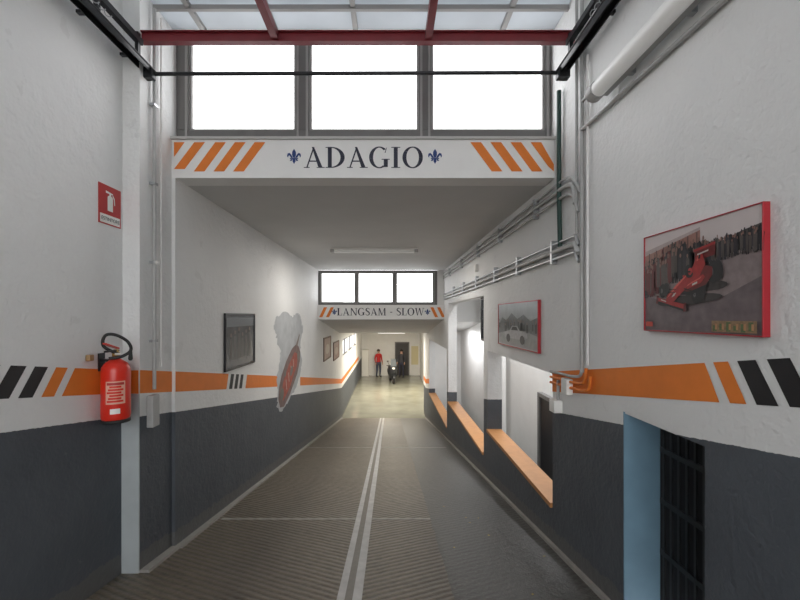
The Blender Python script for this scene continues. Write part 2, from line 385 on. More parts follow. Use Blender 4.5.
# ---------------------------------------------------------------- red roof frame and door tracks
e=empty('roof_steel_frame')
zt=3.452
boxes('cross_beam',[(XLN,XR,2.945,2.955,zt-.034,zt+.034),(XLN,XR,2.925,2.975,zt-.04,zt-.032),(XLN,XR,2.925,2.975,zt+.032,zt+.04)],M_red,e)
boxes('purlin_1',[(-0.86,-0.81,-1,2.925,zt-.03,zt+.03)],M_red,e)
boxes('purlin_2',[(0.265,0.315,-1,2.925,zt-.03,zt+.03)],M_red,e)
boxes('near_beam',[(XLN,XR,0.9,0.94,zt-.04,zt+.04)],M_red,e)
e=empty('garage_door_track')
for nm,x,s in (('left',-1.80,1),('right',1.30,-1)):
    boxes('rail_'+nm,[(x-.03,x+.03,-0.8,3.0,3.255,3.262),(x-.03,x-.024,-.8,3.0,3.21,3.255),(x+.024,x+.03,-.8,3.0,3.21,3.255)],M_dark,e)
    tube('pipe_'+nm,[(x-s*.07,-.8,3.30),(x-s*.07,2.95,3.30)],.012,M_gal,e)
    tube('cable_'+nm,[(x+s*.05,-.8,3.28),(x+s*.05,3.0,3.23)],.006,M_dark,e)
    boxes('upper_rail_'+nm,[(x-.02,x+.02,-.8,2.9,3.36,3.40)],M_dark,e)
    tube('spring_'+nm,[(x+s*.02+.012*math.cos(k*.9),1.6+k*.008,3.31+.012*math.sin(k*.9)) for k in range(120)],.003,M_gal,e,res=1)
    for yy in (2.0,2.45,2.85): boxes('hanger_%s_%d'%(nm,yy*100),[(x-.012,x+.012,yy,yy+.03,3.26,3.43),(min(x,x-s*.12),max(x,x-s*.12),yy,yy+.03,3.262,3.28)],M_dark,e)
    boxes('roller_'+nm,[(x-.045,x+.045,2.96,3.02,3.17,3.25)],M_dark,e,.008)
tube('cross_bar',[(-1.80,3.0,3.215),(1.30,3.0,3.225)],.014,M_dark,e)
# ---------------------------------------------------------------- pipes
e=empty('conduit_left')
tube('riser',[(XP+.025,3.06,3.75),(XP+.025,3.06,0.84)],.013,M_pipe,e)
tube('riser_b',[(XP+.02,3.16,3.75),(XP+.02,3.16,2.95),(XP+.02,3.16,1.0)],.008,M_white,e)
boxes('box',[(XP,XP+.05,3.0,3.09,0.56,0.80)],M_pipe,e,.006)
boxes('clips',[(XP,XP+.04,3.035,3.085,z,z+.02) for z in (1.2,1.8,2.4,3.0)],M_gal,e)
e=empty('conduit_right')
tube('riser',[(XR-.02,2.84,3.75),(XR-.02,2.84,1.0)],.014,M_pipe,e)
tube('riser_b',[(XR-.02,2.92,3.75),(XR-.02,2.92,2.0)],.011,M_pipe,e)
tube('riser_c',[(XR-.02,2.76,3.2),(XR-.02,2.76,1.06)],.009,M_white,e)
tube('green_hose',smoothpts([(XR-.03,3.2,3.2),(XR-.03,3.2,2.9),(XR-.03,3.2,2.4),(XR-.03,3.18,1.95)]),.018,M_green,e)
for i,(z,r,ye) in enumerate(((2.40,.018,10.0),(2.33,.012,10.0),(2.46,.010,10.0))):
    tube('ceiling_run_%d'%i,smoothpts([(XR-.03,2.92-.04*i,z-.18),(XR-.03,2.96,z-.04),(XR-.03,3.1,z),(XR-.03,3.4,z)],5)+[(XR-.03,ye,z)],r,M_pipe,e)
for i,(z,r) in enumerate(((1.93,.022),(1.87,.014),(1.99,.012))):
    tube('wall_run_%d'%i,[(XR-.03,2.86,z-.08),(XR-.03,2.92,z),(XR-.03,9.9,z-.05)],r,M_gal if i else M_pipe,e)
boxes('clips',[(XR-.05,XR,y,y+.03,1.83,2.02) for y in (3.3,4.2,5.1,6.2,7.3,8.4)]+[(XR-.05,XR,y,y+.03,2.3,2.48) for y in (3.7,4.9,6.1,7.5,9)],M_gal,e)
for i in range(3):
    z=0.96-.045*i
    tube('orange_elbow_%d'%i,smoothpts([(XR-.02,2.84-.06*i,z+.12),(XR-.02,2.86-.05*i,z+.02),(XR-.02,2.98,z-.01),(XR-.02,3.2,z-.02),(XR-.02,3.39,z-.03)],5),.011,M_pipe if i==0 else M_orange,e)
tube('drop',[(XR-.02,3.24,.88),(XR-.02,3.24,.70)],.012,M_pipe,e)
boxes('switch_box',[(XR-.05,XR,3.02,3.12,.80,.92)],M_lab,e,.006)
boxes('socket_box',[(XR-.07,XR,3.2,3.30,.62,.72)],M_lab,e,.006)
boxes('wall_thermostat',[(XR-.05,XR,6.2,6.32,2.10,2.20)],M_lab)
# ---------------------------------------------------------------- lamps
e=empty('fluorescent_wall_lamp')
def rod(nm,a,b,r,m,p): return tube(nm,[a,b],r,m,p,res=8)
rod('diffuser',(XR-.10,1.50,2.80),(XR-.10,2.48,2.80),.048,M_tube,e)
rod('cap_1',(XR-.10,2.46,2.80),(XR-.10,2.53,2.80),.053,M_pipe,e)
rod('cap_2',(XR-.10,1.45,2.80),(XR-.10,1.52,2.80),.053,M_pipe,e)
boxes('base_channel',[(XR-.07,XR-.035,1.5,2.48,2.765,2.835)],M_pipe,e)
boxes('brackets',[(XR-.08,XR,y,y+.03,2.77,2.83) for y in (1.8,2.25)],M_gal,e)
tube('feed',[(XR-.02,2.84,2.72),(XR-.02,1.2,2.68)],.014,M_pipe,e)
tube('feed_b',[(XR-.02,2.84,2.92),(XR-.02,1.2,2.94)],.010,M_pipe,e)
e=empty('fluorescent_ceiling_lamp')
boxes('housing',[(-.99,.49,6.75,6.87,2.51,2.556)],M_lab,e,.006)
boxes('end_caps',[(-.99,-.93,6.74,6.88,2.475,2.53),(.43,.49,6.74,6.88,2.475,2.53)],M_pipe,e,.004)
rod('tube_lamp_a',(-.93,6.78,2.49),(.43,6.78,2.49),.015,M_tube,e)
rod('tube_lamp_b',(-.93,6.84,2.49),(.43,6.84,2.49),.015,M_tube,e)
# ---------------------------------------------------------------- framed pictures
def pic_right(name,y0,y1,z0,z1,fm,fw=.015,th=.03):
    e=empty(name)
    X=XR
    a,b=min(y0,y1),max(y0,y1)
    boxes('frame',[(X-th,X,a,b,z0,z0+fw),(X-th,X,a,b,z1-fw,z1),(X-th,X,a,a+fw,z0+fw,z1-fw),(X-th,X,b-fw,b,z0+fw,z1-fw)],fm,e,.001)
    boxes('backing',[(X-th*.75,X,a+fw,b-fw,z0+fw,z1-fw)],M_lab,e)
    mp=lambda u,v,l:(X-th*.75-.0008-l,(b-fw)+(a-b+2*fw)*u,z0+fw+(z1-z0-2*fw)*v)
    return e,mp
def pic_left(name,y0,y1,z0,z1,fm,fw=.02,th=.025):
    e=empty(name); X=XL
    boxes('frame',[(X,X+th,y0,y1,z0,z0+fw),(X,X+th,y0,y1,z1-fw,z1),(X,X+th,y0,y0+fw,z0+fw,z1-fw),(X,X+th,y1-fw,y1,z0+fw,z1-fw)],fm,e,.002)
    boxes('backing',[(X,X+th*.55,y0+fw,y1-fw,z0+fw,z1-fw)],M_lab,e)
    mp=lambda u,v,l:(X+th*.55+.0008+l,y0+fw+(y1-y0-2*fw)*u,z0+fw+(z1-z0-2*fw)*v)
    return e,mp
cm={}
def C(nm,col,r=.35,noise=.2,scale=70):
    if nm not in cm: cm[nm]=mat('print_'+nm,col,r,noise=noise,scale=scale)
    return cm[nm]
M_fr=mat('red_frame',(0.40,0.02,0.03),.35)
e,mp0=pic_right('racing_poster',2.14,1.457,1.322,1.818,M_fr,.005,.028)
K=.0006
mp=mp0
def LY(n): return n*K
flat('tarmac',[rect(0,1,0,.66)],mp,C('tarmac',(.135,.105,.11),.3,.5,25),e,0)
flat('tarmac_light',[[(.0,.36),(.3,.30),(.75,.32),(1,.46),(1,.66),(.7,.66),(.3,.5)]],mp,C('tarmac2',(.235,.185,.185),.3,.35,30),e,LY(1))
flat('sky',[rect(0,1,.66,1)],mp,C('sky',(.60,.53,.52),.3,.08,8),e,LY(1))
flat('building',[[(0,.55),(.56,.66),(.56,.93),(.0,.80)]],mp,C('building',(.32,.16,.13),.3,.3,20),e,LY(2))
flat('roof_line',[[(0,.80),(.56,.93),(.56,.955),(0,.85)]],mp,C('roofl',(.42,.34,.33)),e,LY(3))
flat('gate_posts',[[(x,.62),(x+.012,.62),(x+.012,.81+.2*x),(x,.81+.2*x)] for x in (.05,.13,.21,.29,.37,.45,.53)],mp,C('post',(.13,.07,.065)),e,LY(4))
flat('trees',[[(.56,.72),(.64,.80),(.74,.79),(.86,.83),(1,.86),(1,.70),(.56,.64)]],mp,C('trees',(.06,.055,.05),.3,.6,60),e,LY(2))
cols=[C('crowd_a',(.008,.008,.012)),C('crowd_b',(.02,.017,.025)),C('crowd_c',(.11,.012,.014)),C('crowd_d',(.075,.06,.055)),C('faces',(.22,.12,.095))]
PP=[[] for _ in range(5)]
def man(u,base,h,w,k):
    PP[k].append([(u-w*.7,base),(u-w*.15,base),(u,base+h*.42),(u+w*.15,base),(u+w*.7,base),(u+w*.8,base+h*.5),(u+w,base+h*.78),(u+w*.45,base+h*.86),(u-w*.45,base+h*.86),(u-w,base+h*.78),(u-w*.8,base+h*.5)])
    PP[4 if random.random()<.45 else k].append(ell(u,base+h*.93,w*.45,h*.075,0,8))
for i in range(80):
    u=random.uniform(.0,.30); man(u,.38+.3*u+random.uniform(-.05,.09),random.uniform(.26,.33),random.uniform(.018,.026),random.choice([0,0,0,1,2,2,3]))
for i in range(60):
    u=random.uniform(.24,.62); man(u,.52+random.uniform(-.05,.06),random.uniform(.26,.33),random.uniform(.015,.022),random.choice([0,0,0,0,1,3,2]))
for i in range(95):
    u=random.uniform(.58,1.0); man(u,.60+.09*(u-.56)+random.uniform(0,.05),random.uniform(.15,.19),random.uniform(.009,.014),random.choice([0,0,0,1,3]))
for k in range(5): flat('crowd_%d'%k,PP[k],mp,cols[k],e,LY(5)+k*.0003)
o=LY(8)
# the car, drawn slightly smaller and left of centre
mp=lambda u,v,l: mp0(.45+(u-.42)*.92,.47+(v-.50)*.90,l)
flat('shadow_print',[ell(.42,.31,.32,.055,.08),ell(.62,.44,.16,.05)],mp,C('pshadow',(.03,.024,.024)),e,o)
red=C('carred',(.33,.016,.018),.3,.45,50); dred=C('carred2',(.13,.008,.01),.3,.4,50)
hl=C('carred3',(.60,.10,.08),.3,.3,50); blk=C('wheel',(.008,.008,.01),.35,.2); rim=C('hub',(.10,.10,.10))
flat('car_wing',[[(.50,.70),(.68,.735),(.68,.83),(.65,.84),(.50,.80)]],mp,dred,e,o+K)
flat('car_wing_top',[[(.49,.795),(.68,.835),(.68,.86),(.49,.82)]],mp,red,e,o+1.5*K)
flat('car_wheels',[ell(.165,.43,.042,.078),ell(.205,.44,.036,.075),ell(.515,.37,.048,.10),ell(.665,.57,.050,.11),ell(.70,.575,.045,.105),ell(.44,.61,.035,.07),ell(.555,.385,.045,.10)],mp,blk,e,o+2*K)
flat('car_hubs',[ell(.50,.37,.014,.035),ell(.655,.57,.014,.035),ell(.155,.43,.012,.028)],mp,rim,e,o+3*K)
flat('car_side',[[(.36,.40),(.44,.385),(.60,.45),(.66,.54),(.66,.62),(.56,.66),(.42,.58)]],mp,dred,e,o+4*K)
flat('car_floor',[[(.34,.375),(.46,.36),(.62,.43),(.62,.46),(.46,.40),(.34,.40)]],mp,blk,e,o+4.5*K)
flat('car_body',[[(.20,.305),(.25,.285),(.30,.31),(.44,.46),(.55,.55),(.60,.66),(.575,.76),(.545,.78),(.515,.74),(.49,.66),(.44,.585),(.32,.47),(.22,.38)],
                 [(.42,.42),(.56,.475),(.60,.53),(.58,.56),(.46,.50)]],mp,red,e,o+5*K)
flat('car_highlight',[[(.215,.345),(.24,.36),(.34,.47),(.44,.575),(.42,.575),(.31,.47)],[(.43,.455),(.56,.52),(.57,.54),(.44,.475)],[(.52,.70),(.535,.70),(.555,.765),(.545,.77)]],mp,hl,e,o+6*K)
flat('front_wing',[[(.10,.305),(.20,.27),(.40,.215),(.42,.235),(.40,.27),(.25,.315),(.12,.355)]],mp,red,e,o+5.5*K)
flat('front_wing_shade',[[(.11,.295),(.40,.195),(.41,.215),(.12,.315)]],mp,blk,e,o+6*K)
flat('wing_endplates',[[(.09,.29),(.115,.285),(.125,.375),(.10,.38)],[(.395,.19),(.42,.195),(.425,.285),(.40,.28)]],mp,dred,e,o+7*K)
flat('suspension',[[(.19,.445),(.32,.425),(.32,.432),(.19,.455)],[(.19,.405),(.30,.395),(.30,.402),(.19,.415)],[(.40,.43),(.51,.385),(.51,.393),(.40,.44)],[(.40,.40),(.51,.36),(.51,.367),(.40,.41)]],mp,blk,e,o+6.5*K)
flat('car_trim',[[(.27,.35),(.30,.365),(.325,.40),(.295,.39)],[(.48,.455),(.53,.475),(.53,.495),(.485,.475)],[(.15,.325),(.21,.303),(.21,.315),(.15,.337)],[(.53,.755),(.63,.78),(.63,.795),(.53,.77)]],mp,C('trimw',(.52,.47,.44)),e,o+7*K)
flat('cockpit',[ell(.455,.575,.035,.035,.4),[(.535,.72),(.555,.72),(.56,.755),(.545,.76)]],mp,blk,e,o+6.8*K)
flat('driver_helmet',[ell(.463,.605,.020,.038)],mp,C('helmet',(.42,.03,.03)),e,o+8*K)
flat('driver_visor',[ell(.457,.603,.013,.010)],mp,blk,e,o+8.6*K)
flat('mirrors',[ell(.40,.565,.012,.012),ell(.50,.56,.012,.012)],mp,red,e,o+8*K)
mp=mp0
flat('badge',[rect(.02,.10,.04,.09)],mp,C('badge',(.50,.05,.03)),e,o)
flat('inset',[rect(.66,.97,.015,.11)],mp,C('inset',(.28,.18,.10),.35,.5,90),e,o)
flat('inset_bits',[rect(.67+.05*i,.70+.05*i,.02+.01*(i%2),.07+.015*(i%3)) for i in range(6)],mp,C('insetb',(.10,.15,.06),.35,.5,90),e,o+K)
flat('inset_bits_b',[rect(.69+.05*i,.705+.05*i,.035,.085) for i in range(6)],mp,C('insetc',(.5,.25,.12)),e,o+2*K+.0003)
e,mp=pic_right('landscape_poster',5.0,3.66,1.055,1.55,M_fr,.012,.028)
flat('sky',[rect(0,1,.0,1)],mp,C('pgrey',(.36,.39,.40),.3,.3,9),e,0)
flat('hills',[[(0,.45),(.12,.68),(.25,.60),(.4,.78),(.55,.64),(.7,.74),(.85,.60),(1,.68),(1,.2),(0,.25)]],mp,C('hills',(.13,.145,.145),.3,.6,22),e,.001)
flat('road',[[(0,.02),(1,.02),(1,.30),(.6,.42),(.45,.40),(0,.26)]],mp,C('road',(.28,.29,.29),.3,.4,20),e,.002)
P=[];Q=[]
for i in range(26):
    u=random.uniform(.03,.97); w=random.uniform(.012,.02); b=random.uniform(.30,.42); P.append(rect(u-w,u+w,b,b+random.uniform(.12,.2))); Q.append(ell(u,b+.2,.012,.03,0,8))
flat('spectators',P,mp,C('spots',(.045,.045,.05)),e,.003); flat('spectator_heads',Q,mp,C('heads2',(.2,.16,.14)),e,.0042)
flat('vehicle_body',[[(.22,.18),(.72,.18),(.80,.24),(.78,.34),(.62,.38),(.56,.48),(.42,.48),(.36,.37),(.20,.32)]],mp,C('veh',(.40,.40,.41),.3,.5,40),e,.0055)
flat('vehicle_wheels',[ell(.32,.18,.055,.10),ell(.68,.18,.055,.10)],mp,blk,e,.0065)
flat('vehicle_glass',[[(.40,.38),(.58,.38),(.54,.46),(.44,.46)]],mp,blk,e,.0065)
e,mp=pic_left('framed_photograph',4.33,5.28,.79,1.43,M_dark,.022)
flat('print',[rect(0,1,0,1)],mp,C('pd',(.085,.09,.10),.25,.5,12),e,0)
flat('figures',[[(.1+.13*i,.15),(.2+.13*i,.15),(.19+.13*i,.55+.05*(i%3)),(.12+.13*i,.55+.05*(i%3))] for i in range(6)],mp,C('pf',(.04,.035,.035)),e,.001)
flat('heads',[ell(.155+.13*i,.62+.05*(i%3),.025,.04) for i in range(6)],mp,C('ph',(.16,.11,.09)),e,.002)
flat('backdrop',[rect(.02,.98,.78,.95)],mp,C('pb',(.14,.155,.17)),e,.0006)
M_brown=mat('brown_frame',(.12,.05,.03),.5)
for nm,a,b,z0_,z1_ in (('framed_photograph.001',10.9,12.2,.15,.80),('framed_photograph.002',12.8,14.2,-.05,.55)):
    e,mp=pic_left(nm,a,b,z0_,z1_,M_brown,.04)
    flat('print',[rect(0,1,0,1)],mp,C('p3',(.30,.16,.12)),e,0)
    flat('shape',[ell(.5,.45,.3,.25)],mp,C('p4',(.45,.35,.28)),e,.001)
# mural
e=empty('wall_mural'); mp=lambda y,z,l:(XL+.003+l,y,z)
base0=[(6.28,1.37),(6.5,1.40),(6.88,1.49),(7.4,1.38),(7.75,1.46),(8.04,1.42),(8.2,1.25),(8.33,1.11),(8.1,.9),(8.04,.72),(8.23,.5),(8.1,.25),(7.70,.02),(7.2,-.1),(6.88,-.16),(6.6,-.2),(6.39,-.05),(6.42,.2),(6.34,.385),(6.5,.6),(6.57,.84),(6.40,.95),(6.34,1.10),(6.22,1.2)]
base=[]
for i,(a,b) in enumerate(base0):
    c=base0[(i+1)%len(base0)]
    for k in range(5):
        t=k/5; base.append((a+(c[0]-a)*t+random.uniform(-.05,.05),b+(c[1]-b)*t+random.uniform(-.022,.022)))
flat('grey_patch',[base],mp,mat('mural_grey',(.44,.455,.47),.7,noise=.3,scale=5),e,0)
flat('red_shape',[[(7.70,.86),(7.9,.80),(8.04,.68),(8.0,.5),(7.78,.28),(7.23,.0),(6.8,-.14),(6.55,-.10),(6.45,.06),(6.5,.25),(6.65,.42),(6.95,.62),(7.35,.80)]],mp,mat('mural_dark_red',(.17,.11,.105),.6,noise=.6,scale=9),e,.003)
flat('red_core',[[(7.55,.72),(7.8,.66),(7.75,.45),(7.2,.12),(6.75,-.03),(6.6,.08),(6.75,.3),(7.1,.52)]],mp,mat('mural_red',(.33,.07,.05),.6,noise=.7,scale=14),e,.005)
flat('spines',[[(6.95+.17*i,.12+.11*i),(6.98+.17*i,.12+.11*i),(6.93+.17*i,.30+.10*i),(6.90+.17*i,.30+.10*i)] for i in range(4)],mp,C('sp',(.45,.34,.28)),e,.007)
flat('wheels',[ell(6.66,.10,.11,.10),ell(7.85,.62,.10,.09),ell(6.85,.42,.07,.06)],mp,C('mw',(.05,.045,.045)),e,.008)
flat('cockpit',[ell(7.3,.40,.12,.07,.6)],mp,C('mw',(.05,.045,.045)),e,.0085)
flat('horn',[[(7.65,.84),(7.8,.82),(8.0,1.02),(7.95,1.05)]],mp,C('horn',(.1,.06,.05)),e,.004)
# ---------------------------------------------------------------- fire extinguisher
ex,ey,zb=-1.843,2.70,0.70
e=empty('fire_extinguisher')
r=.086
lathe('cylinder',[(0,.0),(r*.8,0),(r*.97,.012),(r,.03),(r,.33),(r*.95,.355),(r*.78,.382),(r*.5,.40),(.028,.41),(.028,.425),(0,.425)],(ex,ey,zb),M_exred,e)
lathe('foot_ring',[(r*.9,-.012),(r*.99,-.012),(r*.99,.012),(r*.9,.012)],(ex,ey,zb),M_rubber,e)
lathe('label',[(r+.0015,.12),(r+.0015,.27)],(ex,ey,zb),mat('label_cream',(.75,.42,.32),.5),e,-95,-20,20)
lathe('label_lower',[(r+.0015,.055),(r+.0015,.09)],(ex,ey,zb),M_lab,e,-78,-40,16)
for k in range(6): lathe('label_text_%d'%k,[(r+.0025,.132+.019*k),(r+.0025,.145+.019*k)],(ex,ey,zb),M_exred,e,-90+(k%3)*5,-28-(k%2)*8,16)
lathe('label_band',[(r+.0025,.245),(r+.0025,.262)],(ex,ey,zb),M_signred,e,-90,-25,16)
lathe('valve',[(0,.42),(.022,.42),(.022,.455),(.015,.46),(.015,.475),(0,.475)],(ex,ey,zb),mat('brass',(.5,.35,.12),.35,.9),e,seg=20)
lathe('gauge',[(0,0),(.018,0),(.018,.012),(0,.012)],(ex+.03,ey-.025,zb+.44),M_lab,e,seg=16)
boxes('handle_lower',[(ex-.012,ex+.012,ey-.10,ey+.02,zb+.462,zb+.472)],M_dark,e,.003)
meshobj('handle_upper',[(ex-.011,ey+.02,zb+.475),(ex+.011,ey+.02,zb+.475),(ex+.011,ey-.11,zb+.515),(ex-.011,ey-.11,zb+.515),(ex-.011,ey+.02,zb+.485),(ex+.011,ey+.02,zb+.485),(ex+.011,ey-.11,zb+.525),(ex-.011,ey-.11,zb+.525)],HEXF,M_exred,e)
tube('hose',smoothpts([(ex+.02,ey-.01,zb+.445),(ex-.04,ey-.06,zb+.50),(ex-.03,ey-.06,zb+.57),(ex+.03,ey-.05,zb+.575),(ex+.09,ey-.02,zb+.53),(ex+.10,ey,zb+.47),(ex+.06,ey-.03,zb+.43),(ex+.0,ey-.07,zb+.42)],8),.010,M_rubber,e)
lathe('hose_nozzle',[(.008,0),(.014,.01),(.010,.07),(.006,.08)],(ex+.098,ey,zb+.40),M_rubber,e,seg=16)
boxes('bracket',[(XLN+.001,ex-.02,ey-.02,ey+.02,zb+.395,zb+.41),(XLN+.001,XLN+.007,ey-.03,ey+.03,zb+.33,zb+.45)],M_dark,e)
boxes('call_point',[(XLN,XLN+.03,2.56,2.60,1.11,1.15)],mat('ochre_plastic',(.35,.22,.1),.5),None,.005)
# sign
e=empty('extinguisher_sign'); y0,y1,z0,z1=2.675,2.895,2.03,2.30
boxes('plate',[(XLN,XLN+.004,y0,y1,z0,z1)],M_signred,e)
mp=lambda u,v,l:(XLN+.0045+l,y0+(y1-y0)*u,z0+(z1-z0)*v)
flat('pictogram',[rect(.38,.62,.36,.70),ell(.5,.70,.12,.06),rect(.46,.54,.74,.80),[(.30,.80),(.62,.80),(.62,.83),(.30,.86)],[(.62,.80),(.70,.72),(.72,.55),(.68,.55),(.66,.70),(.60,.77)]],mp,M_lab,e,0)
flat('border',[rect(.05,.95,.03,.25)],mp,M_lab,e,0)
def txt(name,s,size,loc,rot,m,p):
    cu=bpy.data.curves.new(name,'FONT'); cu.body=s; cu.size=size; cu.align_x='CENTER'; cu.materials.append(m)
    o=bpy.data.objects.new(name,cu); o.location=loc; o.rotation_euler=rot; return link(o,p)
txt('caption','ESTINTORE',.036,(XLN+.008,(y0+y1)/2,z0+.025),(math.pi/2,0,math.pi/2),M_dark,e)
# ---------------------------------------------------------------- door in the right wall
e=empty('door_1')
boxes('reveal',[(XR-.002,1.60,DY1-.010,DY1,-.6,DZ)],M_bluejamb,e)
boxes('reveal_near',[(XR+.003,1.60,DY0,DY0+.010,-.6,DZ),(XR+.003,1.60,DY0+.01,DY1-.01,DZ-.010,DZ)],M_wall,e)
boxes('darkness_sheet',[(1.63,1.66,DY0-.1,DY1+.1,-.6,DZ+.1)],mat('unlit_space_black',(.012,.012,.014),.8),e)  # black sheet painted as the darkness of the space behind the gate
L=[(1.60,1.61,y,y+.016,-.5,DZ-.02) for y in [DY0+.03+.06*i for i in range(10)]]+[(1.597,1.615,DY0+.012,DY1-.012,z,z+.03) for z in (-.45,.0,.3,.6,.79)]
boxes('gate_bars',L,mat('gate_black',(.02,.02,.021),.5),e)
e=empty('door_2')
boxes('leaf',[(2.44,2.49,5.2,6.45,-2.45,.10)],M_dark,e,.01)
boxes('frame_trim',[(2.42,2.5,5.12,5.2,-2.45,.16),(2.42,2.5,6.45,6.53,-2.45,.16),(2.42,2.5,5.2,6.45,.10,.16)],M_frame,e)
boxes('window_4',[(2.45,2.5,9.0,10.0,.2,1.5)],mat('dark_window',(.05,.08,.08),.2))
boxes('pillar_side_passage',[(2.1,2.4,8.2,8.5,fz(YE),2.556)],M_white)
e=empty('window_grille')
boxes('frame',[(1.50,1.54,5.88,5.93,1.0,1.70),(1.50,1.54,6.5,6.55,1.0,1.70),(1.50,1.54,5.93,6.5,1.66,1.70),(1.50,1.54,5.93,6.5,1.0,1.04)],M_dark,e)
boxes('bars',[(1.515,1.525,5.93+.07*i,5.94+.07*i,1.04,1.66) for i in range(1,8)]+[(1.515,1.525,5.93,6.5,1.2+.15*i,1.21+.15*i) for i in range(3)],M_dark,e)
# ---------------------------------------------------------------- far hall
fl=fz(YE)
e=empty('door_3')
boxes('leaf',[(.45,1.25,25.95,26.0,fl,fl+2.1)],mat('dark_doorway',(.05,.045,.045),.5),e)
boxes('frame_trim',[(.38,.45,25.93,26,fl,fl+2.17),(1.25,1.32,25.93,26,fl,fl+2.17),(.45,1.25,25.93,26,fl+2.1,fl+2.17)],M_frame,e)
boxes('notice_board',[(1.45,1.9,25.97,26.0,fl+.7,fl+1.9)],mat('yellowed_board',(.70,.62,.38),.6))
boxes('wall_cabinet',[(-1.75,-1.3,25.5,26,fl,fl+1.7)],M_lab,None,.02)
e=empty('fluorescent_ceiling_lamp.001')
boxes('housing',[(-.5,.7,20,20.14,.72,.78)],M_lab,e); rod('tube_lamp',(-.45,20.07,.70),(.65,20.07,.70),.018,M_tube_on,e)
e=empty('fluorescent_ceiling_lamp.002')
boxes('housing',[(-.5,.7,16.5,16.64,.72,.78)],M_lab,e); rod('tube_lamp',(-.45,16.57,.70),(.65,16.57,.70),.018,M_tube_on,e)
def person(name,loc,rz,shirt,trou,hairc,arm=0.0):
    e=empty(name,loc,rz)
    V=[];R=[];E=[]
    def v(p,r,par=None):
        V.append(p);R.append(r)
        if par is not None: E.append((par,len(V)-1))
        return len(V)-1
    pel=v((0,0,.93),.135); wa=v((0,.01,1.08),.125,pel); ch=v((0,0,1.28),.15,wa); nb=v((0,.01,1.44),.085,ch)
    nk=v((0,0,1.51),.052,nb); h1=v((0,-.01,1.58),.078,nk); h2=v((0,0,1.66),.088,h1); v((0,.0,1.71),.06,h2)
    for s in (-1,1):
        sh_=v((.175*s,.01,1.40),.062,nb); el=v((.235*s,.03,1.14),.045,sh_)
        wr=v((.24*s,-.06-arm,.92+arm*.6),.028,el); pa=v((.24*s,-.09-arm,.85+arm*.5),.034,wr)
        for k in range(4):
            a=v((.24*s+.0,-.065-arm-.02*k,.80+arm*.5),.010,pa); b=v((.235*s,-.075-arm-.02*k,.765+arm*.5-.005*(k%2)),.009,a)
        t=v((.215*s,-.13-arm,.84+arm*.5),.011,wr); v((.21*s,-.14-arm,.81+arm*.5),.010,t)
        hp=v((.095*s,0,.86),.105,pel); kn=v((.11*s,-.02,.49),.066,hp); an=v((.12*s,.03,.09),.043,kn); he=v((.12*s,.02,.045),.042,an); v((.135*s,-.14,.035),.038,he)
    me=bpy.data.meshes.new(name+'_body'); me.from_pydata(V,E,[]); o=bpy.data.objects.new('body',me); link(o,e)
    md=o.modifiers.new('skin','SKIN'); md.use_smooth_shade=True
    if not me.skin_vertices: 
        return e
    for i,rr in enumerate(R): me.skin_vertices[0].data[i].radius=(rr,rr*.85 if rr>.1 else rr)
    me.skin_vertices[0].data[0].use_root=True
    sb=o.modifiers.new('sub','SUBSURF'); sb.levels=1; sb.render_levels=2
    m,nt,b=newmat(name+'_clothing')
    tc=nt.nodes.new('ShaderNodeTexCoord'); s_=nt.nodes.new('ShaderNodeSeparateXYZ'); nt.links.new(tc.outputs['Object'],s_.inputs[0])
    z=s_.outputs['Z']; ax=N(nt,'ABSOLUTE',s_.outputs['X'])
    col=MIX(nt,N(nt,'GREATER_THAN',z,.09),(.02,.02,.02),trou)
    col=MIX(nt,N(nt,'GREATER_THAN',z,.95),col,shirt)
    col=MIX(nt,N(nt,'GREATER_THAN',z,1.48),col,(.55,.33,.24))
    hand=N(nt,'MULTIPLY',N(nt,'GREATER_THAN',ax,.19),N(nt,'MULTIPLY',N(nt,'LESS_THAN',z,.93+arm*.6),N(nt,'GREATER_THAN',z,.6)))
    col=MIX(nt,hand,col,(.55,.33,.24))
    nt.links.new(col,b.inputs['Base Color']); b.inputs['Roughness'].default_value=.8
    me.materials.append(m)
    hm=mat(name+'_hair',hairc,.7)
    lathe('hair',[(.097,-.02),(.102,.03),(.09,.07),(.06,.10),(.0,.115)],(0,.018,1.645),hm,e,seg=20)
    for s in (-1,1):
        lathe('eye_%d'%s,[(0,-.008),(.009,0),(0,.008)],(.032*s,-.085,1.635),M_black,e,seg=8)
        lathe('ear_%d'%s,[(0,-.03),(.014,0),(0,.03)],(.088*s,.0,1.62),M_skin,e,seg=8)
    lathe('nose',[(0,-.022),(.013,-.012),(0,.025)],(0,-.095,1.61),M_skin,e,seg=8)
    boxes('mouth',[(-.025,.025,-.092,-.082,1.565,1.573)],C('mouth',(.35,.1,.1)),e)
    return e
person('standing_man',(-.66,25.3,fl),.5,(.55,.03,.03),(.05,.06,.10),(.05,.03,.02))
person('standing_woman',(.78,25.1,fl),-.3,(.06,.06,.07),(.03,.03,.05),(.03,.02,.015),.08)
